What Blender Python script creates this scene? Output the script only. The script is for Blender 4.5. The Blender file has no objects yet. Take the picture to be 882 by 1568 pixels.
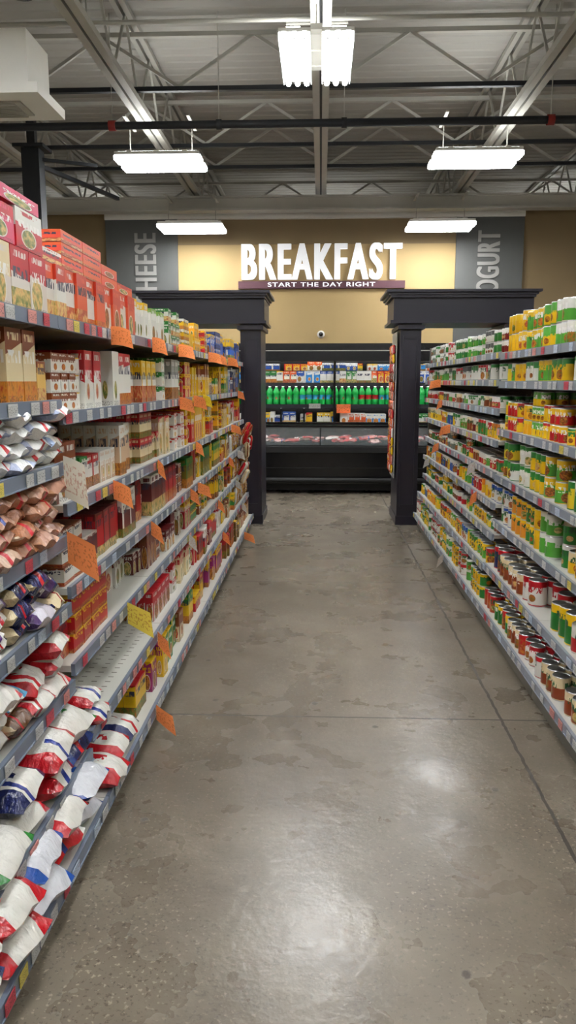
import bpy, math, random
import numpy as np
from mathutils import Vector, Matrix, Euler
random.seed(11)
R=random.random
def U(a,b): return a+(b-a)*random.random()
def H(h,k=1.0):
    h=h.lstrip('#'); c=[int(h[i:i+2],16)/255 for i in (0,2,4)]
    return tuple((x/12.92 if x<=.04045 else ((x+.055)/1.055)**2.4)*k for x in c)+(1.0,)
W4=(0.8,0.8,0.78,1)
# ------------------------------------------------ materials
def newmat(name):
    m=bpy.data.materials.new(name); m.use_nodes=True
    nt=m.node_tree; b=nt.nodes['Principled BSDF']; return m,nt,b
def simple(name,col,rough=.5,metal=0,emit=0,noise=0.0,nscale=8,bump=0):
    m,nt,b=newmat(name)
    b.inputs['Roughness'].default_value=rough; b.inputs['Metallic'].default_value=metal
    tc=nt.nodes.new('ShaderNodeTexCoord'); n=nt.nodes.new('ShaderNodeTexNoise')
    n.inputs['Scale'].default_value=nscale; n.inputs['Detail'].default_value=4
    nt.links.new(tc.outputs['Object'],n.inputs['Vector'])
    mx=nt.nodes.new('ShaderNodeMix'); mx.data_type='RGBA'
    k=max(noise,.04)
    mx.inputs[6].default_value=tuple(c*(1-k) for c in col[:3])+(1,)
    mx.inputs[7].default_value=tuple(min(1,c*(1+k)) for c in col[:3])+(1,)
    nt.links.new(n.outputs['Fac'],mx.inputs[0]); nt.links.new(mx.outputs[2],b.inputs['Base Color'])
    if bump:
        bp=nt.nodes.new('ShaderNodeBump'); bp.inputs['Strength'].default_value=bump
        nt.links.new(n.outputs['Fac'],bp.inputs['Height']); nt.links.new(bp.outputs[0],b.inputs['Normal'])
    if emit:
        b.inputs['Emission Color'].default_value=(.96,.985,1,1); b.inputs['Emission Strength'].default_value=emit
    return m
class NG:
    def __init__(s,nt): s.nt=nt
    def m(s,op,a,b=None,c=None):
        n=s.nt.nodes.new('ShaderNodeMath'); n.operation=op
        for i,x in enumerate((a,b,c)):
            if x is None: continue
            if isinstance(x,(int,float)): n.inputs[i].default_value=x
            else: s.nt.links.new(x,n.inputs[i])
        return n.outputs[0]
    def mix(s,f,a,b):
        n=s.nt.nodes.new('ShaderNodeMix'); n.data_type='RGBA'
        for i,x in ((0,f),(6,a),(7,b)):
            if isinstance(x,(int,float,tuple)): n.inputs[i].default_value=x
            else: s.nt.links.new(x,n.inputs[i])
        return n.outputs[2]
    def comb(s,x,y,z=0):
        n=s.nt.nodes.new('ShaderNodeCombineXYZ')
        for i,v in enumerate((x,y,z)):
            if isinstance(v,(int,float)): n.inputs[i].default_value=v
            else: s.nt.links.new(v,n.inputs[i])
        return n.outputs[0]
    def noise(s,vec,scale,detail=2):
        n=s.nt.nodes.new('ShaderNodeTexNoise'); n.inputs['Scale'].default_value=scale; n.inputs['Detail'].default_value=detail
        s.nt.links.new(vec,n.inputs['Vector']); return n.outputs['Fac']
    def smooth(s,v,a,b):
        n=s.nt.nodes.new('ShaderNodeMapRange'); n.interpolation_type='SMOOTHSTEP'
        s.nt.links.new(v,n.inputs[0]); n.inputs[1].default_value=a; n.inputs[2].default_value=b; return n.outputs[0]
    def attr(s,name):
        n=s.nt.nodes.new('ShaderNodeAttribute'); n.attribute_name=name; return n.outputs['Color']
    def sep(s,v):
        n=s.nt.nodes.new('ShaderNodeSeparateXYZ'); s.nt.links.new(v,n.inputs[0]); return n.outputs
def printmat(name,style,rough):
    m,nt,b=newmat(name); g=NG(nt); b.inputs['Roughness'].default_value=rough
    uv=nt.nodes.new('ShaderNodeUVMap'); uv.uv_map='UVMap'
    u,v,_=g.sep(uv.outputs[0]); fu=g.m('FRACT',u)
    ca=g.attr('ca'); cb=g.attr('cb'); r,gg,bb=g.sep(g.attr('sd'))
    r2=g.m('FRACT',g.m('MULTIPLY',r,7.31)); g2=g.m('FRACT',g.m('MULTIPLY',gg,9.77)); b2=g.m('FRACT',g.m('MULTIPLY',bb,13.1))
    du=g.m('ABSOLUTE',g.m('SUBTRACT',fu,.5))
    seedv=lambda su,sv: g.comb(g.m('MULTIPLY_ADD',u,su,g.m('MULTIPLY',r,97)),g.m('MULTIPLY_ADD',v,sv,g.m('MULTIPLY',gg,53)),bb)
    txt=g.m('GREATER_THAN',g.noise(seedv(13,5),1,1),.48)
    fine=g.m('GREATER_THAN',g.noise(seedv(34,34),1,1),.53)
    cr=nt.nodes.new('ShaderNodeValToRGB'); e=cr.color_ramp
    cols=[(0,'#4a2210'),(.18,'#c07c28'),(.36,'#9c2814'),(.55,'#d8b470'),(.75,'#4a6a22'),(1,'#b05a1c')]
    while len(e.elements)<6: e.elements.new(.5)
    for el,(p,c) in zip(e.elements,cols): el.position=p; el.color=H(c)
    fn=g.noise(seedv(7,7),1,3)
    nt.links.new(g.m('FRACT',g.m('ADD',g.m('MULTIPLY',fn,.75),g.m('MULTIPLY',bb,3.0))),cr.inputs[0])
    food=cr.outputs[0]
    light=g.mix(g.m('GREATER_THAN',bb,.45),(.8,.78,.74,1),cb)
    if style=='box':
        c=g.mix(g.m('GREATER_THAN',g.m('ADD',v,g.m('MULTIPLY',g.m('MULTIPLY',fu,g.m('SUBTRACT',g2,.5)),.35)),g.m('MULTIPLY_ADD',r,.3,.58)),ca,cb)
        c=g.mix(g.m('MULTIPLY',g.m('LESS_THAN',fu,.2),g.m('GREATER_THAN',b2,.65)),c,cb)
        cu=g.m('ABSOLUTE',g.m('SUBTRACT',fu,g.m('MULTIPLY_ADD',b2,.3,.38)))
        dv=g.m('SUBTRACT',v,.3); d=g.m('SQRT',g.m('ADD',g.m('MULTIPLY',cu,cu),g.m('MULTIPLY',g.m('MULTIPLY',dv,dv),1.3)))
        rad=g.m('MULTIPLY_ADD',gg,.22,.14)
        ell=g.m('LESS_THAN',r2,.55)
        ring=g.m('MULTIPLY',g.m('LESS_THAN',d,g.m('ADD',rad,.035)),ell); inn=g.m('MULTIPLY',g.m('LESS_THAN',d,rad),ell)
        blk=g.m('MULTIPLY',g.m('LESS_THAN',v,g.m('MULTIPLY_ADD',gg,.22,.18)),g.m('SUBTRACT',1.0,ell))
        c=g.mix(ring,c,(.7,.68,.62,1)); c=g.mix(g.m('MAXIMUM',inn,blk),c,food)
        lm=g.m('MULTIPLY',g.m('LESS_THAN',g.m('ABSOLUTE',g.m('SUBTRACT',v,g.m('MULTIPLY_ADD',r,.2,.58))),.085),g.m('LESS_THAN',du,.4))
        c=g.mix(g.m('MULTIPLY',lm,txt),c,g.mix(g.m('GREATER_THAN',r2,.6),light,(.03,.03,.06,1)))
        lm=g.m('MULTIPLY',g.m('LESS_THAN',g.m('ABSOLUTE',g.m('SUBTRACT',v,.89)),.05),g.m('LESS_THAN',du,.34))
        c=g.mix(g.m('MULTIPLY',lm,txt),c,ca)
        bt=g.m('MULTIPLY',g.m('LESS_THAN',v,.1),g.m('LESS_THAN',du,.42))
        c=g.mix(g.m('MULTIPLY',g.m('MULTIPLY',bt,fine),.7),c,(.05,.04,.04,1))
    elif style=='can':
        c=g.mix(g.m('GREATER_THAN',v,g.m('MULTIPLY_ADD',r,.35,.5)),ca,cb)
        dv=g.m('SUBTRACT',v,.32); d=g.m('SQRT',g.m('ADD',g.m('MULTIPLY',du,du),g.m('MULTIPLY',dv,dv)))
        c=g.mix(g.m('LESS_THAN',d,g.m('MULTIPLY_ADD',gg,.14,.1)),c,food)
        lm=g.m('MULTIPLY',g.m('LESS_THAN',g.m('ABSOLUTE',g.m('SUBTRACT',v,.66)),.13),g.m('LESS_THAN',du,.36))
        c=g.mix(g.m('MULTIPLY',lm,txt),c,g.mix(g.m('GREATER_THAN',r2,.5),light,(.03,.1,.04,1)))
        c=g.mix(g.m('LESS_THAN',v,.07),c,cb)
    else: # bag
        edge=g.m('GREATER_THAN',g.m('ABSOLUTE',g.m('SUBTRACT',v,.5)),g.m('MULTIPLY_ADD',r,.2,.28))
        c=g.mix(edge,ca,cb)
        wv=g.m('ADD',v,g.m('MULTIPLY',g.m('SINE',g.m('MULTIPLY_ADD',fu,3.0,g.m('MULTIPLY',gg,6.0))),.07))
        sw=g.m('MULTIPLY',g.m('LESS_THAN',g.m('ABSOLUTE',g.m('SUBTRACT',wv,g.m('MULTIPLY_ADD',b2,.5,.25))),.05),g.m('GREATER_THAN',r2,.4))
        third=g.mix(g.m('GREATER_THAN',g2,.7),H('#b01820'),H('#1d2f7a'))
        c=g.mix(sw,c,third)
        dv=g.m('SUBTRACT',v,.5); d=g.m('SQRT',g.m('ADD',g.m('MULTIPLY',g.m('MULTIPLY',du,du),1.1),g.m('MULTIPLY',g.m('MULTIPLY',dv,dv),1.8)))
        inn=g.m('LESS_THAN',d,g.m('MULTIPLY_ADD',gg,.12,.17))
        pick=g.m('GREATER_THAN',bb,.5)
        c=g.mix(inn,c,g.mix(pick,cb,ca))
        tb=g.m('MULTIPLY',g.m('LESS_THAN',g.m('ABSOLUTE',g.m('SUBTRACT',v,.5)),.1),g.m('LESS_THAN',du,.3))
        c=g.mix(g.m('MULTIPLY',tb,txt),c,g.mix(pick,(.75,.73,.7,1),cb))
        bm=nt.nodes.new('ShaderNodeBump'); bm.inputs['Strength'].default_value=.9; bm.inputs['Distance'].default_value=.014
        nt.links.new(g.noise(seedv(9,6),1,4),bm.inputs['Height']); nt.links.new(bm.outputs[0],b.inputs['Normal'])
    nt.links.new(c,b.inputs['Base Color']); return m
def flatattr(name,rough=.5):
    m,nt,b=newmat(name); g=NG(nt); b.inputs['Roughness'].default_value=rough
    uv=nt.nodes.new('ShaderNodeUVMap'); uv.uv_map='UVMap'
    u,v,_=g.sep(uv.outputs[0]); sd=g.attr('sd'); r,gg,bb=g.sep(sd)
    n=g.noise(g.comb(g.m('MULTIPLY_ADD',u,13,g.m('MULTIPLY',r,40)),g.m('MULTIPLY',v,9)),1,1)
    k=g.m('MULTIPLY',g.m('GREATER_THAN',n,.57),g.m('LESS_THAN',g.m('ABSOLUTE',g.m('SUBTRACT',v,.5)),.33))
    c=g.mix(g.m('MULTIPLY',k,.5),g.attr('ca'),g.attr('cb')); nt.links.new(c,b.inputs['Base Color'])
    tr=nt.nodes.new('ShaderNodeBsdfTranslucent'); nt.links.new(c,tr.inputs['Color'])
    ms=nt.nodes.new('ShaderNodeMixShader'); ms.inputs[0].default_value=.45
    nt.links.new(b.outputs[0],ms.inputs[1]); nt.links.new(tr.outputs[0],ms.inputs[2]); nt.links.new(ms.outputs[0],nt.nodes['Material Output'].inputs[0])
    return m
M={}
M['box']=printmat('carton_print','box',.4); M['can']=printmat('can_label_print','can',.33); M['bag']=printmat('plastic_bag_print','bag',.27)
M['tag']=flatattr('paper_tag',.6)
M['tin']=simple('tin_metal',(.6,.6,.6,1),.3,1)
M['shelf']=simple('shelf_cream_steel',H('#c2c1b8'),.4)
M['lip']=simple('shelf_lip_plastic',H('#6b7585'),.35)
M['lipR']=simple('shelf_lip_white',H('#858c97'),.35)
M['backp']=simple('gondola_back_panel',H('#6e6a60'),.6)
M['black']=simple('black_enamel',H('#0d0d0f'),.25)
M['rub']=simple('black_rubber',H('#0c0c0d'),.6)
M['white']=simple('white_paint',H('#d8d6ce'),.5)
M['girder']=simple('girder_paint',H('#a9a69c'),.5)
M['joist']=simple('joist_offwhite',H('#a8a69d'),.55,noise=.08)
M['jdark']=simple('dark_steel',H('#14181e'),.5)
M['deck']=simple('roof_deck_grey',H('#9d9a92'),.8,noise=.06,nscale=1.5)
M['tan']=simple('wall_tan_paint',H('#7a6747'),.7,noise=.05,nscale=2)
M['tan_lit']=simple('wall_tan_lit',H('#a0875a'),.7,noise=.05,nscale=2)  # same tan wall where lamps light it, brightness painted into the colour
M['grey']=simple('panel_grey',H('#4c4d4b'),.6)
M['greyt']=simple('panel_letter_grey',H('#8e8c88'),.6)
M['maroon']=simple('sign_maroon',H('#4c2630'),.5)
M['wood']=simple('dark_stained_frame',H('#1b1724'),.38,noise=.12,nscale=5)
M['signw']=simple('sign_white',(.85,.85,.85,1),.4,emit=.35)
M['emit']=simple('fluorescent_diffuser',(1,1,1,1),.5,emit=38)
M['tube']=simple('fluorescent_tube',(1,1,1,1),.5,emit=46)
M['side_glow']=simple('glowing_fixture_side',(1,1,1,1),.5,emit=2.0)  # tray sides emit by themselves, standing in for spilled tube light
M['up']=simple('ceiling_fill_glow',(1,1,1,1),.5,emit=24)  # glow added on fixture tops to brighten the ceiling
M['strip']=simple('case_strip_light',(1,1,1,1),.5,emit=10)
M['side']=simple('wall_store_beige',H('#8f836a'),.7)
M['red']=simple('red_coupling',H('#8c1f1a'),.5)
m,nt,b=newmat('green_bottle_plastic'); b.inputs['Roughness'].default_value=.12
g=NG(nt); tcn=nt.nodes.new('ShaderNodeTexCoord'); nt.links.new(g.mix(g.noise(tcn.outputs['Object'],14),H('#0a8a34'),H('#2cc45c')),b.inputs['Base Color'])
M['gbot']=m
m,nt,b=newmat('clear_glass'); b.inputs['Base Color'].default_value=(.5,.55,.56,1); b.inputs['Roughness'].default_value=.05
b.inputs['Alpha'].default_value=.2
M['glass']=m
# floor
m,nt,b=newmat('polished_concrete'); g=NG(nt)
geo=nt.nodes.new('ShaderNodeNewGeometry'); x,y,z=g.sep(geo.outputs['Position'])
P=g.comb(x,y,.37)
big=g.noise(P,.8,5); mid=g.noise(P,4.5,6)
def ramp(val,pts):
    cr=nt.nodes.new('ShaderNodeValToRGB'); e=cr.color_ramp
    while len(e.elements)<len(pts): e.elements.new(.5)
    for el,(p,c) in zip(e.elements,pts): el.position=p; el.color=c if len(c)==4 else c+(1,)
    nt.links.new(val,cr.inputs[0]); return cr.outputs[0]
c=ramp(big,[(.3,H('#655c4e')),(.5,H('#73695a')),(.7,H('#82796a'))])
c2=ramp(mid,[(.3,H('#584f44')),(.55,H('#746b5e')),(.75,H('#8a8172'))])
c=g.mix(.5,c,c2)
expo=g.smooth(g.noise(P,1.3,4),.38,.64)
s1=g.noise(P,70,2); s2=g.noise(g.comb(x,y,3.7),95,2)
lt=g.m('MULTIPLY',g.smooth(s1,.60,.70),g.m('MULTIPLY_ADD',expo,.45,.12))
dk=g.m('MULTIPLY',g.smooth(s2,.58,.68),g.m('MULTIPLY_ADD',expo,.35,.22))
c=g.mix(dk,c,H('#37312a')); c=g.mix(lt,c,H('#b4aa98'))
def vor(scale,zz):
    n=nt.nodes.new('ShaderNodeTexVoronoi'); n.voronoi_dimensions='2D'; n.inputs['Scale'].default_value=scale; nt.links.new(g.comb(x,y,zz),n.inputs['Vector']); return n
v3=vor(2.3,0); s3=g.sep(v3.outputs['Color'])
pit=g.m('MULTIPLY',g.m('SUBTRACT',1.0,g.smooth(g.m('ADD',v3.outputs['Distance'],g.m('MULTIPLY',g.noise(P,50,3),.05)),.045,.065)),g.m('GREATER_THAN',s3[0],.5))
c=g.mix(g.m('MULTIPLY',pit,.7),c,H('#2e2a26'))
stain=g.smooth(g.noise(P,2.2,4),.5,.76)
c=g.mix(g.m('MULTIPLY',stain,.28),c,H('#463f36'))
wob=g.m('MULTIPLY',g.m('SUBTRACT',g.noise(P,12,3),.5),.02)
jx=g.m('LESS_THAN',g.m('ABSOLUTE',g.m('ADD',g.m('SUBTRACT',x,.85),wob)),.007)
jy=g.m('LESS_THAN',g.m('ABSOLUTE',g.m('SUBTRACT',g.m('FRACT',g.m('ADD',g.m('DIVIDE',g.m('SUBTRACT',y,3.4),2.47),10.5)),.5)),.0022)
j=g.m('MAXIMUM',jx,jy)
c=g.mix(g.m('MULTIPLY',j,.82),c,H('#231f1b'))
nt.links.new(c,b.inputs['Base Color'])
ro=g.m('ADD',g.m('MULTIPLY_ADD',g.noise(P,4,4),.32,.13),g.m('MULTIPLY',g.m('MAXIMUM',j,pit),.35))
nt.links.new(ro,b.inputs['Roughness'])
bp=nt.nodes.new('ShaderNodeBump'); bp.inputs['Strength'].default_value=.3; bp.inputs['Distance'].default_value=.004
hh=g.m('SUBTRACT',g.m('ADD',g.m('MULTIPLY',g.noise(P,22,3),1.2),g.m('MULTIPLY',s1,.35)),g.m('MULTIPLY',j,1.5))
nt.links.new(hh,bp.inputs['Height']); nt.links.new(bp.outputs[0],b.inputs['Normal'])
M['floor']=m
# ------------------------------------------------ mesh builder
class MB:
    def __init__(s): s.v=[];s.f=[];s.uv=[];s.mi=[];s.ca=[];s.cb=[];s.sd=[];s.sm=[];s.mats=[]
    def mat(s,k):
        if k not in s.mats: s.mats.append(k)
        return s.mats.index(k)
    def face(s,idx,uv,k,ca=W4,cb=W4,sd=(0,0,0,1),sm=False):
        s.f.append(idx); s.uv.extend(uv if uv else [(0,0)]*len(idx)); s.mi.append(s.mat(k)); s.ca.append(ca); s.cb.append(cb); s.sd.append(sd); s.sm.append(sm)
    def box(s,x0,x1,y0,y1,z0,z1,k,ca=W4,cb=W4,sd=(0,0,0,1),rot=0,topplain=True,M4=None):
        n=len(s.v); cx,cy=(x0+x1)/2,(y0+y1)/2; c_,s_=math.cos(rot),math.sin(rot)
        for z in (z0,z1):
            for (x,y) in ((x0,y0),(x1,y0),(x1,y1),(x0,y1)):
                dx,dy=x-cx,y-cy
                p=(cx+dx*c_-dy*s_,cy+dx*s_+dy*c_,z)
                if M4: p=tuple(M4@Vector(p))
                s.v.append(p)
        q=[(0,0),(1,0),(1,1),(0,1)]
        for f in ((0,1,5,4),(1,2,6,5),(2,3,7,6),(3,0,4,7)):
            s.face([n+i for i in f],q,k,ca,cb,sd)
        t=[(.02,.97)]*4 if topplain else q
        s.face([n+4,n+5,n+6,n+7],t,k,ca,cb,sd); s.face([n+3,n+2,n+1,n],t,k,ca,cb,sd)
    def beam(s,p,q,w,h,k):
        p=Vector(p);q=Vector(q);d=(q-p); L=d.length; d.normalize()
        up=Vector((0,0,1)) if abs(d.z)<.95 else Vector((0,1,0))
        r=d.cross(up).normalized(); u=r.cross(d).normalized(); n=len(s.v)
        for e in (p,q):
            for a,b_ in ((-1,-1),(1,-1),(1,1),(-1,1)): s.v.append(tuple(e+r*a*w/2+u*b_*h/2))
        for f in ((0,1,5,4),(1,2,6,5),(2,3,7,6),(3,0,4,7),(3,2,1,0),(4,5,6,7)): s.face([n+i for i in f],None,k)
    def lathe(s,prof,n,pos,ks,ca=W4,cb=W4,sd=(0,0,0,1),rep=2,ph=0,M4=None,vr=None):
        b0=len(s.v); m_=len(prof)
        for (r,z) in prof:
            for i in range(n):
                a=2*math.pi*i/n+ph; p=Vector((r*math.cos(a),r*math.sin(a),z))
                if M4: p=M4@p
                s.v.append((p.x+pos[0],p.y+pos[1],p.z+pos[2]))
        zs=[p[1] for p in prof]; lo,hi=vr if vr else (min(zs),max(zs))
        for j in range(m_-1):
            v0=(prof[j][1]-lo)/(hi-lo); v1=(prof[j+1][1]-lo)/(hi-lo)
            for i in range(n):
                i2=(i+1)%n; u0=i*rep/n; u1=(i+1)*rep/n-1e-4
                s.face([b0+j*n+i,b0+j*n+i2,b0+(j+1)*n+i2,b0+(j+1)*n+i],[(u0,v0),(u1,v0),(u1,v1),(u0,v1)],ks[j],ca,cb,sd,True)
        s.face([b0+(m_-1)*n+i for i in range(n)],None,ks[-1],ca,cb,sd)
    def can(s,x,y,z,r,h,ca,cb,sd,n=12):
        e=.004
        s.lathe([(r*.96,0),(r,e),(r,h-e),(r*.97,h),(r*.9,h),(r*.88,h-.004)],n,(x,y,z),['tin','can','tin','tin','tin','tin'],ca,cb,sd,2,R()*6.28)
    def bag(s,c,L,w,t,rot,ca,cb,sd,k='bag',nu=10,nv=8):
        n=len(s.v); Mx=Euler(rot).to_matrix(); c=Vector(c)
        ph=[U(0,6.28) for _ in range(6)]
        def P_(i,j,sg):
            u=-1+2*i/nu; v=-1+2*j/nv
            th=(max(0,1-abs(u)**4))**.5*(max(0,1-abs(v)**3))**.5
            ww=w/2*(1-.07*abs(u)**3+.05)
            LL=L/2*(1-.04*(v*v))
            bump=1+.12*math.sin(3.2*u+ph[0])*math.cos(2.6*v+ph[1])+.08*math.sin(8*u+ph[2]+3*v)+.06*math.sin(11*v+ph[4]+2*u)
            z=sg*t/2*th*bump+.008*math.sin(5*v+ph[3])*abs(u)**4
            return c+Mx@Vector((u*LL*(1+.02*math.sin(6*v+ph[5])),v*ww*(1+.04*math.sin(9*u+ph[3])),z))
        for sg in (1,-1):
            for i in range(nu+1):
                for j in range(nv+1): s.v.append(tuple(P_(i,j,sg)))
        st=(nu+1)*(nv+1)
        for q in (0,1):
            for i in range(nu):
                for j in range(nv):
                    a=n+q*st+i*(nv+1)+j; f=[a,a+nv+1,a+nv+2,a+1]
                    uv=[(i/nu*.998,j/nv),((i+1)/nu*.998,j/nv),((i+1)/nu*.998,(j+1)/nv),(i/nu*.998,(j+1)/nv)]
                    if q: f=f[::-1]; uv=uv[::-1]
                    s.face(f,uv,k,ca,cb,sd,True)
    def build(s,name,parent=None,loc=None):
        me=bpy.data.meshes.new(name); me.from_pydata(s.v,[],s.f)
        for k in s.mats: me.materials.append(M[k])
        me.polygons.foreach_set('material_index',s.mi); me.polygons.foreach_set('use_smooth',s.sm)
        uvl=me.uv_layers.new(name='UVMap'); uvl.data.foreach_set('uv',np.array(s.uv,dtype=np.float32).ravel())
        for an,d in (('ca',s.ca),('cb',s.cb),('sd',s.sd)):
            a=me.attributes.new(an,'FLOAT_COLOR','FACE'); a.data.foreach_set('color',np.array(d,dtype=np.float32).ravel())
        me.update(); o=bpy.data.objects.new(name,me); bpy.context.collection.objects.link(o)
        if parent: o.parent=parent
        if loc: o.location=loc
        return o
def empty(name,loc=(0,0,0)):
    e=bpy.data.objects.new(name,None); e.location=loc; e.empty_display_size=.2; bpy.context.collection.objects.link(e); return e
def sd(): return (R(),R(),R(),1)
# ------------------------------------------------ room shell
def shell(name,*a):
    mb=MB(); mb.box(*a); return mb.build(name)
shell('floor',-9,9,-5,22,-.1,0,'floor')
shell('wall_left',-9.1,-9,-5,22,0,5.8,'side')
shell('wall_right',9,9.1,-5,22,0,5.8,'side')
shell('wall_front',-9.1,9.1,-5.1,-5,0,5.8,'side')
shell('wall_far',-9.1,9.1,22,22.1,0,5.8,'side')
WY=14.6
mb=MB(); mb.box(-9,9,WY,WY+.15,0,4.58,'tan'); mb.box(-2.63,2.42,WY-.02,WY,1.9,4.02,'tan_lit'); mb.build('wall_back')  # lit lower wall painted lighter; darker tan above stands for shade
mb=MB(); mb.box(-3.95,3.62,WY-.1,WY,4.46,4.56,'white'); mb.build('trim_1')
# ceiling corrugated
mb=MB(); y=-5.0; pts=[]
while y<22:
    pts+= [(y,5.72),(y+.09,5.72),(y+.115,5.732),(y+.185,5.732)]; y+=.21
pts.append((22,5.72)); n=0
for (yy_,zz_) in pts: mb.v+= [(-9.1,yy_,zz_),(9.1,yy_,zz_)]
for i in range(len(pts)-1): mb.face([2*i,2*i+2,2*i+3,2*i+1],None,'deck')
mb.box(-9.1,9.1,-5.1,22.1,5.78,5.86,'deck'); mb.build('ceiling')
# joists along Y
for jx_ in (-6.8,-4.5,-2.25,-.02,2.38,4.6,6.9):
    mb=MB()
    for dx in (-.055,.055): mb.box(jx_+dx-.04,jx_+dx+.04,-4.9,21.9,4.80,4.87,'joist')
    mb.box(jx_-.015,jx_+.015,-4.9,21.9,4.84,4.86,'jdark')
    for dx in (-.05,.05): mb.box(jx_+dx-.03,jx_+dx+.03,-4.9,21.9,5.64,5.70,'joist')
    yv=-4.8; up=0
    while yv<20.6:
        mb.beam((jx_,yv,4.85),(jx_,yv+.62,5.67),.026,.026,'joist'); mb.beam((jx_,yv+.62,5.67),(jx_,yv+1.24,4.85),.026,.026,'joist'); yv+=1.24
    mb.build('roof_joist')
for ty in (9.7,11.9,13.05,16.5,5.0,1.0):
    mb=MB(); mb.box(-8.95,8.95,ty-.03,ty+.03,4.93,4.98,'jdark'); mb.box(-8.95,8.95,ty-.03,ty+.03,5.52,5.57,'joist')
    xv=-8.9
    while xv<7.2:
        mb.beam((xv,ty,4.98),(xv+.9,ty,5.54),.035,.035,'joist'); mb.beam((xv+.9,ty,5.54),(xv+1.8,ty,4.98),.035,.035,'joist'); xv+=1.8
    mb.build('cross_truss')
mb=MB(); mb.box(-8.95,8.95,14.05,14.2,4.52,4.72,'girder'); mb.box(-8.95,8.95,14.0,14.25,4.50,4.53,'joist'); mb.box(-8.95,8.95,14.0,14.25,4.71,4.74,'joist'); mb.build('ceiling_girder')
Rx=Matrix.Rotation(math.pi/2,4,'Y')
mb=MB(); mb.lathe([(.045,-8.9),(.045,8.9)],10,(0,9.5,4.5),['jdark'],M4=Rx)
for xx in (-2.45,2.6,-6,6.2):
    mb.lathe([(.06,-.04),(.06,.04)],10,(xx,9.5,4.5),['red'],M4=Rx); mb.beam((xx,9.5,4.5),(xx,9.5,5.7),.01,.01,'joist')
for xx in (-1.2,.25,3.0,4.4,-3.9): mb.lathe([(.058,-.03),(.058,.03)],10,(xx,9.5,4.5),['jdark'],M4=Rx); mb.beam((xx,9.5,4.5),(xx,9.5,5.7),.008,.008,'joist')
mb.build('sprinkler_pipe')
mb=MB(); mb.lathe([(.022,-8.9),(.022,8.9)],8,(0,7.9,4.92),['joist'],M4=Rx); mb.lathe([(.018,-8.9),(.018,8.9)],8,(0,7.4,5.35),['joist'],M4=Rx)
for xx in (-4.5,-2.25,0,2.38,4.6): mb.beam((xx,7.9,4.9),(xx,7.9,5.7),.015,.015,'joist')
mb.build('electrical_conduit')
# column
mb=MB(); mb.box(-3.72,-3.5,9.95,10.15,0,4.4,'jdark'); mb.box(-3.8,-3.42,9.88,10.22,4.4,4.44,'jdark'); mb.box(-3.78,-3.44,9.9,10.2,0,.02,'jdark'); mb.box(-3.66,-3.56,10,10.1,4.44,4.82,'jdark')
mb.beam((-3.6,10.05,4.3),(-2.9,10.4,4.3),.04,.04,'jdark')
mb.beam((-3.6,10.1,4.25),(-3.1,12.2,4.3),.05,.05,'jdark'); mb.build('support_column')
# HVAC duct
mb=MB()
mb.box(-5.2,-2.34,6.5,7.0,3.88,4.30,'white'); mb.box(-5.2,-2.24,6.42,7.08,3.80,3.88,'white')
mb.box(-5.0,-2.45,6.6,6.92,3.785,3.80,'joist')
mb.box(-5.2,-2.9,6.0,7.0,4.30,4.7,'white')
for i in range(9): mb.box(-5.0,-2.5,6.62+i*.035,6.63+i*.035,3.77,3.788,'joist')
mb.box(-4.2,-3.2,6.2,7.0,4.7,5.72,'white'); mb.build('air_duct_diffuser')
mb=MB(); mb.lathe([(.02,1.3),(.02,.25),(.11,.25),(.13,.2),(.13,0),(.08,-.05),(0.01,-.07)][::-1],14,(-2.14,5.9,4.3),['black']*7); mb.build('ceiling_speaker')
# light fixtures
def fixture(up):
    mb=MB(); FL=.53
    for sx in (-.19,.19):
        x0,x1=sx-.132,sx+.132
        mb.box(x0-.008,x1+.008,-FL,FL,.05,.085,'white')
        mb.box(x0,x1,-FL+.005,FL-.005,.03,.05,'emit')
        mb.box(x0-.008,x0,-FL,FL,-.0,.05,'side_glow'); mb.box(x1,x1+.008,-FL,FL,-.0,.05,'side_glow')
        for i in range(3):
            tx=x0+.042+i*.09
            mb.lathe([(.012,-FL-.012),(.026,-FL-.002),(.026,FL+.002),(.012,FL+.012)],8,(tx,0,.012),['white','tube','white','white'],M4=Matrix.Rotation(math.pi/2,4,'X'))
            mb.box(tx-.02,tx+.02,-FL-.02,-FL,-.005,.05,'side_glow'); mb.box(tx-.02,tx+.02,FL,FL+.02,-.005,.05,'side_glow')
    for yy in (-.35,0,.35): mb.box(-.32,.32,yy-.03,yy+.03,.085,.10,'white')
    mb.box(-.05,.05,-.45,.45,.10,.15,'white')
    if up:
        for sx in (-.2,.2): mb.box(sx-.06,sx+.06,-.5,.5,.101,.105,'up')  # added upward glow, lifts the dark roof deck
    for sy in (-.4,.4): mb.beam((0,sy,.15),(0,sy,.5),.012,.012,'joist')
    mb.box(-.3,.3,-.42,-.38,.5,.52,'joist'); mb.box(-.3,.3,.38,.42,.5,.52,'joist')
    return mb
fxu=fixture(True).build('fluorescent_light_fixture'); fxu.location=(-.06,7.75,4.48)
fxn=fixture(False).build('fluorescent_light_fixture'); fxn.location=(-2.2,13.6,4.10); fxn.rotation_euler=(0,0,math.pi/2)
LZ=4.31
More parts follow.
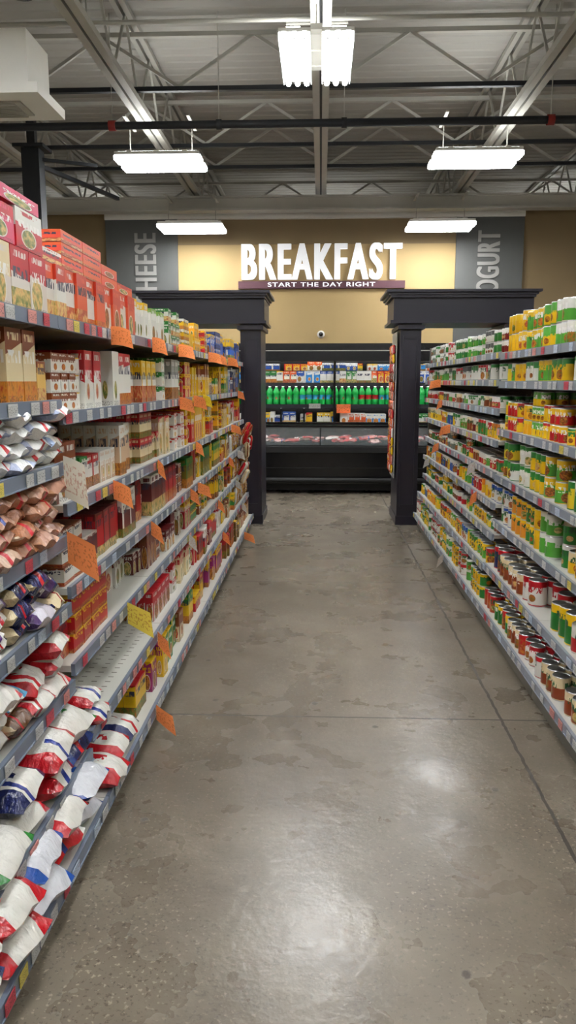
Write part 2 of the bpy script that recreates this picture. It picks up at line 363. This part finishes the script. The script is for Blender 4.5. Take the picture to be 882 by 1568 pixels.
for (x_,y_,z_,r_) in [(-2.07,10.45,LZ,1),(1.93,10.45,LZ,1),(1.98,13.6,4.10,1),
      (-2.1,4.2,LZ,1),(2.1,4.2,LZ,1),(0,1.4,LZ,0),(-2.1,-1.8,LZ,1),(2.1,-1.8,LZ,1),(-6.6,2,LZ,0),(6.6,2,LZ,0),(-7,7,LZ,0),(7,7,LZ,0),  # unseen fixtures outside the view, continuing the grid; added for ambient light
      (-7.2,11.5,LZ,0),(7.2,11.5,LZ,0),(-5,18,LZ,1),(0,18,LZ,1),(5,18,LZ,1)]:
    o=bpy.data.objects.new('fluorescent_light_fixture',fxn.data if abs(y_-13.6)<.1 else fxu.data); o.location=(x_,y_,z_); o.rotation_euler=(0,0,math.pi/2*r_); bpy.context.collection.objects.link(o)
# ------------------------------------------------ signs
def textmesh(name,body,k,W,Hh,off=0,ext=.015,parent=None,spacing=1.0,bold=0):
    cu=bpy.data.curves.new(name,'FONT'); cu.body=body; cu.offset=off; cu.extrude=ext; cu.space_character=spacing
    t=bpy.data.objects.new(name+'_tmp',cu); bpy.context.collection.objects.link(t); bpy.context.view_layer.update()
    me=bpy.data.meshes.new_from_object(t.evaluated_get(bpy.context.evaluated_depsgraph_get())); bpy.data.objects.remove(t)
    nv=len(me.vertices); co=np.empty(nv*3); me.vertices.foreach_get('co',co); co=co.reshape(-1,3)
    mn,mx=co.min(0),co.max(0)
    co[:,0]=(co[:,0]-mn[0])/(mx[0]-mn[0])*(W-2*bold); co[:,1]=(co[:,1]-mn[1])/(mx[1]-mn[1])*Hh
    fs=[list(p.vertices) for p in me.polygons]; V=[];F=[]
    for i,dx in enumerate((0,bold,2*bold) if bold else (0,)):
        c2=co.copy(); c2[:,0]+=dx; c2[:,2]*=(1-.02*i); V+= [tuple(q) for q in c2]; F+=[[a+i*nv for a in f] for f in fs]
    me2=bpy.data.meshes.new(name); me2.from_pydata(V,[],F); me2.materials.append(M[k]); me2.update()
    o=bpy.data.objects.new(name,me2); bpy.context.collection.objects.link(o); o.parent=parent; return o
e=empty('breakfast_sign',(0,WY-.06,3.25))
o=textmesh('letters','BREAKFAST','signw',2.92,.64,off=.008,ext=.03,parent=e,spacing=1.2,bold=.026); o.rotation_euler=(math.pi/2,0,0); o.location=(-1.46,0,.14)
mb=MB(); mb.box(-1.52,1.52,-.02,.03,-.01,.12,'maroon'); mb.build('backing_strip',e)
o=textmesh('tagline','START THE DAY RIGHT','signw',1.96,.075,off=.0,ext=.004,parent=e,spacing=1.15,bold=.004); o.rotation_euler=(math.pi/2,0,0); o.location=(-.98,-.026,.02)
for nm,wd,xa,xb,tx in (('cheese_sign','CHEESE',-3.95,-2.63,-3.02),('yogurt_sign','YOGURT',2.42,3.62,3.2)):
    e=empty(nm,(0,WY,0)); mb=MB(); mb.box(xa,xb,-.06,0,1.9,4.46,'grey'); mb.build('panel',e)
    o=textmesh('letters',wd,'greyt',1.3,.4,off=.006,ext=.008,parent=e,spacing=1.12,bold=.014)
    o.rotation_euler=(Matrix.Rotation(-math.pi/2,4,'Y')@Matrix.Rotation(math.pi/2,4,'X')).to_euler()
    o.location=(tx,-.07,2.93)
mb=MB(); mb.lathe([(.07,0),(.07,.03),(.05,.05),(.045,.06)],16,(0,0,0),['white','white','white','white'],M4=Matrix.Rotation(math.pi/2,4,'X'))
mb.lathe([(.04,.06),(.03,.09),(.01,.1)],12,(0,0,0),['black']*3,M4=Matrix.Rotation(math.pi/2,4,'X')); mb.build('security_camera',None,(.0,WY-.02,2.42))
# ------------------------------------------------ gondolas
SEC=[0.0,1.23,2.45,3.67,4.89,6.11,7.33,8.3]
LV1=[.12,.30,.55,.82,1.05,1.29,1.49,1.75]; LV=[.12,.36,.60,.87,1.15,1.45,1.75]
RV1=[.15,.40,.68,.97,1.26,1.55,1.72]; RV=[.15,.38,.58,.78,.98,1.18,1.38,1.56,1.73]
def levelsL(i): return LV1 if i<=1 else LV
def levelsR(i): return RV1 if i<=3 else RV
def xfL(i,z): return -.74 if z<.2 else (-.79 if z<.4 else -.84)
def xfR(i,z): return 1.03 if z<.2 else (1.07 if z<.42 else 1.12)
def gondola(s,levels,xf,xback,lip):
    mb=MB(); tags=MB()
    mb.box(min(xback,xback+s*.03),max(xback,xback+s*.03),0,8.3,.1,1.98,'backp')
    far=xback+s*.57
    for i in range(7):
        y0,y1=SEC[i],SEC[i+1]-.004
        for z in levels(i):
            f=xf(i,z); xa,xb=sorted((f,xback))
            if z<.2: mb.box(xa,xb,y0,y1,z-.03,z,'shelf'); k0,k1=sorted((f+s*.03,xback)); mb.box(k0,k1,y0,y1,0,z-.03,'backp')
            else:
                mb.box(xa,xb,y0,y1,z-.022,z,'shelf')
                for yb in (y0+.02,y1-.03):
                    n=len(mb.v); xx0=f+s*.05
                    mb.v+= [(xback,yb,z-.02),(xx0,yb,z-.02),(xback,yb,z-.11)]; mb.face([n,n+1,n+2],None,'shelf')
            fa,fb=sorted((f,f-s*.014)); mb.box(fa,fb,y0,y1,z-.036,z+.006,lip)
            fa,fb=sorted((f-s*.014,f-s*.018)); mb.box(fa,fb,y0,y1,z-.036,z-.032,lip)
            fa,fb=sorted((xback+s*.03,far)); mb.box(fa,fb,y0,y1,z-.022,z,'shelf')
            yt=y0+U(.02,.1)
            while yt<y1-.07:
                w=U(.045,.065); x_=f-s*.0165
                col=random.choice(['#e4e4e2']*5+['#f2e27a','#f0b0a8','#d9e4f0','#e0606c']); fa,fb=sorted((x_,x_-s*.002))
                tags.box(fa,fb,yt,yt+w,z-.034,z+.002,'tag',H(col),H('#303030'),sd()); yt+=w+random.choice([.012,.03,.06,.1,.16])
        mb.box(min(xback-s*.03,xback),max(xback-s*.03,xback),y0-.015,y0+.015,0,1.98,'shelf')
        for k in range(36): 
            zz=.2+k*.05; xx=xback-s*.031; n=len(mb.v); mb.v+=[(xx,y0-.004,zz),(xx,y0+.004,zz),(xx,y0+.004,zz+.02),(xx,y0-.004,zz+.02)]; mb.face([n,n+1,n+2,n+3],None,'rub')
    mb.box(min(xback-s*.03,xback+s*.06),max(xback-s*.03,xback+s*.06),0,8.3,1.98,2.0,'shelf')
    mb.box(*sorted((xf(0,1.5)+s*.03,xback)),8.3-.02,8.32,.0,1.9,'backp')
    mb.build('gondola_shelving'); tags.build('shelf_price_tags')
gondola(-1,levelsL,xfL,-1.33,'lip'); gondola(1,levelsR,xfR,1.63,'lipR')
mb=MB()
for i in range(24):
    for j_ in range(7):
        yy_=2.5+i*.05; xx=-.86-j_*.055; n=len(mb.v); z=.3605; mb.v+=[(xx,yy_,z),(xx+.022,yy_,z),(xx+.022,yy_+.008,z),(xx,yy_+.008,z)]; mb.face([n,n+1,n+2,n+3],None,'backp')
mb.build('shelf_perforations')
# ------------------------------------------------ product filling
def fill_boxes(mb,s,y0,y1,z,top,xf,specs,inset=(.01,.05),depth=.38,dense=.96,tall=False):
    y=y0+.01
    while y<y1-.05:
        ca,cb=random.choice(specs); w=U(.06,.12); hmax=top-z-.03
        h=min(hmax*U(.8,.98),w*U(1.4,1.95)); h=max(h,.1); h=min(h,hmax)
        if h>hmax*.55 and h<hmax*.78: h=hmax*U(.82,.97)
        nst=max(1,int(hmax/h)); d=U(.04,.06) if not tall else U(.06,.09)
        if R()<.2: h=U(.055,.08); w=U(.08,.13); nst=max(1,int(hmax/h)); d=.12
        sdv=(R(),R(),R(),1); nf=random.choice([1,2,2,3,4]); ins=U(*inset)
        for f in range(nf):
            if y+w>y1: break
            rows=max(1,int((depth-ins)/(d+.003)))
            rows=min(rows,5)
            st=nst if R()>.2 else max(1,nst-1)
            sh=0 if R()>.3 else U(.01,.05)
            for r_ in range(rows):
                for q in range(st):
                    a=xf+s*(ins+sh+r_*(d+.003)); x0,x1=sorted((a,a+s*d))
                    jt=U(-.07,.07) if r_==0 else 0
                    mb.box(x0,x1,y,y+w-.003,z+q*h+.001,z+(q+1)*h,'box',H(ca),H(cb),sdv,rot=jt)
            y+=w+.001
        y+=.003
        if R()>dense: y+=U(.05,.12)
    return
def fill_cans(mb,s,y0,y1,z,top,xf,specs,r=(.036,.042),h=(.105,.115),inset=(.01,.025),mx=4,rows=3):
    y=y0+.01
    while y<y1-.05:
        ca,cb=random.choice(specs); rr=U(*r); hh_=U(*h); hmax=top-z-.025
        if hh_>hmax: hh_=hmax
        nst=min(mx,max(1,int(hmax/hh_))); sdv=sd(); ins=U(*inset); nf=random.choice([1,2,3,3])
        for f in range(nf):
            if y+2*rr>y1: break
            miss=R()<.08
            for r_ in range(rows):
                st=max(1,nst-(1 if (R()<.13) else 0))
                if r_==0 and miss: continue
                for q in range(st):
                    mb.can(xf+s*(ins+rr+r_*2*rr)+U(-.002,.002),y+rr,z+q*hh_,rr,hh_,H(ca),H(cb),sdv,n=12 if r_<2 else 8)
            y+=2*rr+.002
        y+=.003
def fill_bags(mb,s,y0,y1,z,top,xf,specs,L=.3,w=.17,t=.075,over=.02,stand=False,yaw=.12,pitch=.06):
    y=y0+.01; hmax=top-z-.02
    while y<y1-.08:
        ca,cb=random.choice(specs); sdv=sd(); ww=w*U(.85,1.12)
        if stand:
            Lh=min(hmax,L)*U(.85,1); n_=4
            for q in range(n_):
                mb.bag((xf+s*(t*.55+q*t*.9),y+ww/2,z+Lh/2+.002),Lh,ww,t,(U(-.06,.06),-math.pi/2+s*U(-.12,.05),0),H(ca),H(cb),sdv)
        else:
            n_=max(1,int(hmax/(t*.8))); n_=min(n_,5)
            n_=n_ if R()>.2 else max(1,n_-1)
            for q in range(n_):
                if R()<.3: ca,cb=random.choice(specs); sdv=sd()
                mb.bag((xf+s*(L/2-over+U(-.02,.03)),y+ww/2,z+t*.47+q*t*.8),L*U(.93,1.03),ww,t*U(.95,1.15),(U(-.08,.08),U(-pitch,pitch),U(-yaw,yaw)),H(ca),H(cb),sdv,nu=14,nv=10)
        y+=ww*.95
Rd,Wh,Or,Ye,Br,Nv,Gn,Pk,Dk,Cr,Pu,Bl,Tn='#b0141e','#dad8d0','#d0551f','#e0b414','#7a3a18','#171f50','#25742c','#c83c60','#6a1014','#d8c69e','#4c2868','#1e4c9c','#a87a3c'
S={
'pink':[(Pk,Wh),('#c8202c',Pk),(Pk,Rd)], 'redor':[('#d03c28',Or),(Or,Rd),('#c9402a',Wh)],
'bowl':[(Wh,Rd),(Cr,Br),(Wh,Or),(Wh,Br)], 'whred':[(Wh,Rd),(Wh,'#b03020'),(Cr,Rd),(Wh,Br),(Wh,Wh),(Wh,Ye),(Wh,Or),(Wh,Gn)],
'whgr':[(Wh,Gn),(Wh,'#7aa040'),(Wh,'#8a8a80'),(Wh,Br),('#4a7a2a',Wh),(Wh,Ye)], 'red':[(Rd,Wh),(Dk,Cr),(Rd,Ye),(Dk,Rd)],
'drk':[(Dk,Br),(Rd,Dk),('#5c1a18',Wh),(Wh,Dk)], 'yel':[(Ye,Rd),(Ye,Ye),(Ye,Br),('#e0a010',Ye),(Ye,Wh),(Rd,Ye)],
'blu':[(Bl,Nv),(Nv,Wh),(Bl,Wh),('#2460c0',Ye)], 'mix':[(Rd,Ye),(Ye,Gn),(Wh,Rd),(Br,Ye),(Gn,Ye),(Bl,Wh),(Cr,Br)],
'olive':[('#7a6a1a',Gn),(Ye,Br),('#5a4010',Ye),(Gn,Ye),(Br,Rd)], 'pur':[('#8c1a60',Ye),(Ye,Rd),(Pk,Wh),(Ye,'#8c1a60')],
}
bx=MB(); BG=MB()
for i,(y0,y1) in enumerate(((0,1.23),(1.23,2.45))):
    f=lambda z:xfL(i,z)
    if i==0:
        fill_boxes(bx,-1,y0,y1,1.75,1.95,f(1.75),S['pink']); fill_boxes(bx,-1,y0,y1,1.49,1.75,f(1.49),S['redor']+S['bowl'])
    else:
        fill_boxes(bx,-1,1.23,2.02,1.75,1.89,f(1.75),[(Ye,Wh),(Ye,Rd),(Ye,Cr)]); 
        for k,(ya,yb) in enumerate(((2.03,2.16),(2.165,2.30),(2.305,2.44))):
            sv=(.015+.07*k,.8,.08,1)
            for r_ in range(4): bx.box(-.855-r_*.07-.065,-.855-r_*.07,ya,yb,1.751,1.925,'box',H('#d8d0c8' if k==1 else '#cfc4bc'),H(Rd if k else Cr),sv)
        for (ya,yb,za,zb,cc,cd_) in ((1.84,2.02,1.895,1.97,Rd,Pk),(2.03,2.22,1.93,2.03,Pk,Rd),(2.23,2.44,1.93,2.04,Rd,Wh),(2.12,2.42,2.042,2.08,Pk,Pk)):
            sv=(.2,R(),.1,1)
            for q in range(2): bx.box(-1.03-q*.175,-.86-q*.175,ya,yb-.004,za,zb,'box',H(cc),H(cd_),sv)
        fill_boxes(bx,-1,1.23,2.0,1.49,1.75,f(1.49),[(Rd,Or),(Ye,Cr),(Or,Rd),(Rd,Ye)]); fill_boxes(bx,-1,2.0,2.45,1.49,1.75,f(1.49),[(Cr,Br),('#d8b060',Br)],tall=True)
    fill_bags(BG,-1,y0,y1,1.29,1.49,f(1.29),[('#d8d6d0','#c8c6c0'),('#dcdcda','#a0a8c0'),('#d8d6d0','#b8b6b0'),('#d8d6d0','#8a9ab8')],L=.24,w=.16,t=.055)
    fill_bags(BG,-1,y0,y1,1.05,1.29,f(1.05),[('#a5745a','#b58a70'),('#b78a74','#a87858'),('#a06848','#c8b098'),('#c8a890','#b08068')],L=.22,w=.15,t=.06)
    fill_bags(BG,-1,y0,y1,.82,1.05,f(.82),[(Pu,Wh),(Nv,Cr),('#d8d4e0',Pu),(Wh,Nv),(Cr,Nv),('#d8d4e0',Pu)],L=.22,w=.13,t=.07)
    fill_bags(BG,-1,y0,y1,.55,.82,f(.55),[('#5a3a20',Cr),(Wh,'#3a90c0'),(Wh,Rd),(Wh,'#7ab0d0'),(Wh,Rd),(Rd,Wh)],L=.27,w=.16,t=.08,yaw=.18,over=.02)
    fill_bags(BG,-1,y0,y1,.30,.55,f(.30),[(Wh,Rd),(Wh,Rd),(Wh,Rd),(Nv,Wh),(Wh,Gn),(Wh,Nv),(Nv,'#2a4080')],L=.34,w=.2,t=.1,over=.04,yaw=.25)
    fill_bags(BG,-1,y0,y1,.12,.32,f(.12),[(Wh,Rd),(Wh,Nv),(Wh,'#c0c4d0'),(Wh,Rd),(Rd,Wh),('#d0d2d8',Bl)],L=.38,w=.2,t=.1,over=.04,yaw=.25)
f=lambda z:xfL(2,z)
for (ya,yb,nst,cc) in ((2.47,2.66,1,(Rd,Wh)),(2.66,2.9,3,('#d4452e',Or)),(2.9,3.14,3,(Or,'#d03c28')),(3.14,3.38,2,('#d4452e',Or)),(3.38,3.64,1,(Or,Rd))):
    sv=sd()
    for r_ in range(3):
        bx.box(-.875-r_*.07-.066,-.875-r_*.07,ya,ya+(yb-ya)/2-.003,1.751,1.93,'box',H('#d6cfc6'),H('#c84a28'),sv)
        bx.box(-.865-r_*.07-.066,-.865-r_*.07,ya+(yb-ya)/2,yb-.003,1.751,1.93,'box',H('#c8502c' if ya>2.6 else Wh),H('#b8341c'),sv)
    for q in range(nst):
        for r_ in range(2): bx.box(-.875-r_*.16-.155,-.875-r_*.16,ya,yb-.004,1.932+q*.042,1.972+q*.042,'box',H(cc[0]),H(cc[1]),sv)
fill_boxes(bx,-1,2.46,3.66,1.45,1.72,f(1.45),S['whred']+S['bowl'])
fill_boxes(bx,-1,2.46,3.66,1.15,1.42,f(1.15),S['whred']+[(Wh,Br),('#c9a98a',Wh),(Wh,Rd)])
fill_boxes(bx,-1,2.46,3.66,.87,1.12,f(.87),S['drk']+[(Wh,Br),(Wh,Rd)])
fill_boxes(bx,-1,2.46,3.1,.60,.84,f(.60),[(Rd,Ye),(Dk,Ye),(Rd,Wh)],inset=(.02,.06)); fill_boxes(bx,-1,3.3,3.66,.60,.8,f(.60),S['drk'],inset=(.1,.16),depth=.45)
fill_bags(BG,-1,2.46,2.6,.36,.5,f(.36),[(Wh,Rd)],L=.3,w=.13,t=.07)
fill_bags(BG,-1,2.46,3.05,.12,.3,f(.12),[(Wh,Rd),(Wh,Nv),('#e6e2dc','#9a2a6a'),(Wh,Rd)],L=.36,w=.19,t=.1,over=.035,yaw=.2)
fill_boxes(bx,-1,3.08,3.66,.12,.33,f(.12),S['pur'],depth=.5)
spec=[
 ['mix','whred','drk','drk','whred','whgr','whgr'],
 ['pur','red','mix','olive','yel','yel','yel'],
 ['olive','mix','olive','mix','yel','mix','blu'],
 ['mix','olive','mix','olive','mix','blu','blu']]
for i in range(3,7):
    lv=LV+[2.0]
    for j_ in range(7):
        z=lv[j_]; tt=lv[j_+1]-.02 if j_<6 else 2.0
        if i>=6 and j_ in (2,3,1):
            fill_bags(BG,-1,SEC[i],SEC[i+1]-.02,z,tt,xfL(i,z),[(Tn,Wh),('#8a5a30',Ye),(Cr,Rd),('#c8a070',Br)],L=.2,w=.13,t=.06,stand=True)
        else:
            fill_boxes(bx,-1,SEC[i],SEC[i+1]-.02,z,tt,xfL(i,z),S[spec[i-3][j_]],dense=.93)
for q in range(16):
    BG.bag((-.78+U(-.03,.04),7.95+U(-.2,.3),.62+q*.03+U(-.02,.02)),.16,.12,.05,(U(-.4,.4),-1.3+U(-.3,.3),U(-.4,.4)),H(random.choice([Cr,Tn,Wh,'#b07040'])),H(random.choice([Br,Rd,Wh])),sd())
bx.build('baking_mix_boxes'); BG.build('flour_and_rice_bags')
CN=MB()
Lg='#4f9a34'
C={'corn':[(Ye,Gn),(Ye,Lg),(Gn,Ye),('#e8c82a',Gn),(Lg,Ye),('#dca810',Ye),(Gn,Wh),(Wh,Gn),(Lg,Wh)],
'yr':[(Ye,Rd),('#e4a418',Ye),(Rd,Ye),(Ye,'#d86a10'),(Ye,Gn),(Ye,Lg)],'wg':[(Wh,Gn),(Wh,Rd),(Wh,'#505050'),(Gn,Wh),('#707a72',Wh),(Dk,Wh),(Lg,Wh)],
'beans':[(Br,Wh),(Rd,Wh),('#902a10',Cr),(Bl,Wh),(Nv,Rd),(Gn,Ye)],'tom':[(Rd,Gn),('#a84a18',Rd),('#8a3a14',Cr),(Gn,Ye),(Lg,Wh),(Wh,Rd)],
'fr':[(Ye,'#d87a18'),(Bl,Wh),(Wh,Bl),(Ye,Gn),('#d88a28',Ye),(Ye,Cr),(Lg,Ye)],'mx':[(Rd,Wh),(Lg,Wh),(Br,Cr),(Ye,Rd),('#606a60',Wh),(Wh,Gn),(Dk,Wh),(Gn,Rd)]}
for i in range(7):
    lv=levelsR(i)+[2.02]
    for j_,z in enumerate(lv[:-1]):
        y0,y1=SEC[i],SEC[i+1]-.02; tt=lv[j_+1]-.02; last=j_==len(lv)-2; xf=xfR(i,z)
        if last: tt=z+(.36 if i<=3 else .28)
        if i<=3:
            sp=[C['tom'],C['tom']+C['beans'],C['corn']+C['fr'],C['yr']+C['corn'],C['yr'],C['corn'],C['corn']][j_]
            rr=(.042,.05) if j_ in (1,2,3) and i in(2,3) else (.036,.042); hh_=(.105,.115)
            if j_ in (1,3) and R()<.6: rr=(.048,.052); hh_=(.11,.15)
            if j_==4: rr=(.033,.036); hh_=(.08,.09)
        else:
            sp=[C['tom']+C['corn'],C['fr']+C['yr'],C['corn']+C['beans'],C['beans']+C['fr'],C['mx'],C['fr']+C['mx'],C['mx'],C['wg'],C['wg']][j_]
            rr=(.034,.042); hh_=(.105,.115) if j_%2 else (.075,.085)
        mxs=(3 if i<=2 else 2) if last else 3
        fill_cans(CN,1,y0,y1,z,tt,xf,sp,r=rr,h=hh_,mx=mxs,rows=3)
CN.build('canned_vegetables')
# ------------------------------------------------ shelf talkers
T=MB()
def flag(s,y,z,xf,col,w=.12,h=.075,ang=None):
    n=len(T.v); a=U(.35,1.0) if ang is None else ang
    x0=xf-s*.018; N=5; sg=-s
    sv=sd()
    for i in range(N+1):
        t=i/N; xx=x0+sg*w*t*math.sin(a); yy_=y-w*t*math.cos(a)*.9-.012*math.sin(t*3.1)
        dz=-.02*t*t; lean=.045*t
        T.v+= [(xx+sg*lean*.5,yy_-lean,z-h*.75+dz),(xx,yy_,z+h*.2+dz)]
    for i in range(N):
        b_=n+2*i; T.face([b_,b_+2,b_+3,b_+1],[(i/N,0),((i+1)/N,0),((i+1)/N,1),(i/N,1)],'tag',H(col),H('#b85a24'),sv,True)
OG='#ff9a5c'
for (y,z,c) in [(3.05,1.75,OG),(3.8,1.75,OG),(4.5,1.75,OG),(6.4,1.75,OG),(6.9,1.75,OG),(4.5,1.45,OG),(5.0,1.45,OG),(3.85,1.15,OG),(5.05,1.15,OG),(5.1,.87,OG),(4.8,.87,OG),(3.65,.87,OG),
   (3.5,.36,OG),(3.2,.12,OG),(7.2,.12,OG),(7.4,.6,Wh),(7.1,1.15,OG),(6.9,.87,OG),(4.7,.6,Wh),(7.6,.87,Wh),(5.4,1.45,'#f4d83a'),(7.5,.36,Wh),(6.1,.6,OG),(6.0,.36,OG),(5.7,1.75,OG),(7.7,1.45,OG)]:
    flag(-1,y,z,xfL(3,z),c)
flag(-1,2.42,1.05,-.84,OG,.19,.11,.75); flag(-1,2.42,1.29,-.84,'#efe9d8',.13,.14,.8); flag(-1,3.15,.6,-.84,'#f8e060',.15,.1,.9); flag(-1,3.0,1.15,-.84,OG,.12,.08,.8)
for (y,z,c) in [(7.2,1.56,OG),(7.1,1.38,OG),(7.2,.98,OG),(5.4,.78,OG),(5.5,.98,Wh),(6.2,.15,Wh),(6.6,1.18,OG),(7.8,.78,Wh)]: flag(1,y,z,xfR(5,z),c)
T.build('shelf_sale_tags')
# ------------------------------------------------ gate frames
def gate(x0,x1,inner):
    mb=MB(); Y0,Y1=8.36,9.06
    if inner>0: pi=(x1-.32,x1-.10); po=(x0+.12,x0+.33)
    else: pi=(x0+.16,x0+.38); po=(x1-.33,x1-.12)
    for a,b_ in (pi,po):
        mb.box(a,b_,Y0,Y1,0,2.2,'wood'); mb.box(a-.012,b_+.012,Y0-.012,Y1+.012,0,.1,'wood')
        for zz in (.2,2.0): mb.box(a+.03,b_-.03,Y0-.008,Y0,zz,zz+.03,'wood')
        for q in (a+.03,b_-.045): mb.box(q,q+.015,Y0-.008,Y0,.23,2.0,'wood')
        mb.box(a-.03,b_+.03,Y0-.05,Y1+.05,2.1,2.14,'wood')
    mb.box(x0+.08,x1-.06,Y0-.03,Y1+.03,2.18,2.42,'wood'); mb.box(x0+.05,x1-.04,Y0-.06,Y1+.06,2.16,2.19,'wood')
    for k,(zz,ex) in enumerate(((2.42,.05),(2.445,.03),(2.47,.0))): mb.box(x0+ex,x1-ex,Y0-.12+ex,Y1+.12-ex,zz,zz+.026,'wood')
    mb.build('endcap_frame')
gate(-1.98,-.54,1); gate(.68,2.27,-1)
mb=MB(); mb.box(.812,.82,8.5,8.98,.5,2.08,'shelf')
for k in range(14):
    for q in range(3): mb.bag((.793,8.58+q*.16,.6+k*.1),.1,.14,.03,(0,-math.pi/2,0),H(random.choice([Or,Or,Rd,Br])),H(random.choice([Wh,Ye,Rd])),sd())
mb.build('snack_clip_strip')
# ------------------------------------------------ refrigerated cases
e=empty('refrigerated_island_case',(0,10.7,0))
mb=MB()
mb.box(-2.6,2.6,.1,1.5,.04,.14,'rub'); mb.box(-2.6,2.6,0.02,1.5,.14,.6,'black'); mb.box(-2.6,2.6,0,.06,.58,.66,'rub')
mb.box(-2.6,2.6,.06,.08,.66,.68,'rub'); mb.box(-2.6,2.6,1.42,1.5,.6,.93,'black'); mb.box(-2.6,-2.54,0,1.5,.6,.95,'black'); mb.box(2.54,2.6,0,1.5,.6,.95,'black')
mb.box(-2.6,2.6,0.05,.09,.93,.96,'black'); mb.box(-2.54,2.54,.08,1.42,.55,.60,'black')
mb.box(-2.54,2.54,.7,.74,.6,.86,'black')
mb.box(-2.6,2.6,.016,.02,.36,.37,'rub')
mb.lathe([(.035,-2.55),(.035,2.55)],10,(0,-.06,.2),['rub'],M4=Rx)
for xx in (-2.4,-1.2,0,1.2,2.4): mb.box(xx-.02,xx+.02,-.06,.03,.18,.22,'rub'); 
for xx in (-1.3,0,1.3): mb.box(xx-.008,xx+.008,.055,.075,.68,.93,'rub')
mb.build('case_body',e)
mb=MB(); mb.box(-2.54,2.54,.06,.068,.68,.93,'glass'); mb.build('front_glass',e)
mb=MB()
for r_ in range(6):
    x_=-2.45
    while x_<2.4:
        w=U(.14,.22); cc=random.choice(['#8a2420','#a84a44','#9a1a1c','#c09088','#6a4838','#c8c0b8'])
        if R()<.85: mb.bag((x_+w/2,.2+r_*.2+(.08 if r_>2 else 0),.72+U(0,.05)),.19,w,.05,(0,U(-.1,.1),math.pi/2+U(-.2,.2)),H(cc),H(random.choice([Rd,'#8a8078','#804038',Nv])),sd(),nu=6,nv=5)
        x_+=w*.97
mb.build('packaged_meat',e)
e=empty('refrigerated_wall_case',(0,13.3,0))
mb=MB(); 
mb.box(-4,4,.1,1.2,0,.1,'rub'); mb.box(-4,4,0,1.2,.1,.5,'black'); mb.box(-4,4,1.1,1.2,.5,2.2,'black')
mb.box(-4,4,.05,1.2,1.98,2.2,'black'); mb.box(-4,4,.02,.10,1.9,2.02,'black'); mb.box(-4,4,.3,1.1,1.97,1.98,'white')
mb.box(-4,4,.045,.05,2.07,2.085,'joist')
for xx in (-4,-2.1,.22,2.3,3.96): mb.box(xx,xx+.04,.12,1.15,.5,2.0,'black')
for xx in (-.7,-.3): mb.box(xx,xx+.03,.12,.3,.5,1.1,'black')
for zz in (.82,1.16,1.53): mb.box(-4,4,.2,1.1,zz-.03,zz,'black'); mb.box(-4,4,.18,.2,zz-.05,zz+.01,'jdark'); mb.box(-3.9,3.9,.24,.27,zz-.045,zz-.031,'strip')
mb.box(-3.9,3.9,.14,.2,1.955,1.97,'strip'); mb.build('case_body',e)
mb=MB(); ps=[(Wh,Bl),(Ye,Rd),(Wh,Ye),(Bl,Wh),(Wh,Gn),('#e8e4d0',Or),(Or,Wh),(Wh,Wh),('#2a80c0',Ye),('#2a80c0',Wh)]
for zz,tt in ((.5,.72),(.83,1.05),(1.54,1.74),(1.745,1.9)):
    x_=-3.9
    while x_<3.8:
        ca,cb=random.choice(ps); w=U(.08,.14); h=(tt-zz)*U(.65,.98) if zz!=1.54 else .2; sv=sd()
        for q in range(random.choice([1,2,3])):
            for r_ in range(2): mb.box(x_,x_+w-.004,.23+r_*.2,.38+r_*.2,zz,zz+h,'box',H(ca),H(cb),sv)
            x_+=w
        if R()<.2 and zz!=1.54: x_+=.08
mb.build('dairy_packages',e)
mb=MB(); prof=[(.045,0),(.056,.015),(.056,.09),(.054,.095),(.054,.17),(.056,.175),(.054,.215),(.04,.26),(.017,.29),(.015,.3),(.017,.302),(.017,.32)]
ks=['gbot']*3+['can','gbot','gbot','gbot','gbot','gbot','white','white','white']
x_=-3.88
while x_<3.85:
    red=.65<x_<1.05; ca,cb=((Rd,Wh) if red else ('#22a050',Wh) if int((x_+4)/.6)%2 else ('#2a90b0',Gn))
    for r_ in range(3): mb.lathe(prof,10,(x_,.27+r_*.115,1.161),ks,H(ca),H(cb),(.9,.1,.2,1),2,R()*6)
    x_+=.115
mb.build('green_soda_bottles',e)
mb=MB(); mb.box(.28,.52,.165,.178,1.02,1.17,'tag',H(OG),H('#4a2a18'),sd()); mb.box(-.2,0,.165,.178,1.1,1.18,'tag',H(Wh),H('#303030'),sd()); mb.build('price_cards',e)
# ------------------------------------------------ world, camera
w=bpy.data.worlds.new('World'); bpy.context.scene.world=w; w.use_nodes=True
w.node_tree.nodes['Background'].inputs[0].default_value=(.8,.85,.9,1); w.node_tree.nodes['Background'].inputs[1].default_value=.3
cd=bpy.data.cameras.new('camera'); cd.sensor_fit='VERTICAL'; cd.sensor_height=36; cd.lens=27; cd.clip_start=.05
co=bpy.data.objects.new('camera',cd); co.location=(0,0,1.55); co.rotation_euler=(math.radians(90-9.6),0,math.radians(2.4)); bpy.context.collection.objects.link(co)
bpy.context.scene.camera=co
bpy.context.scene.view_settings.view_transform='Standard'
bpy.context.scene.view_settings.exposure=0.05
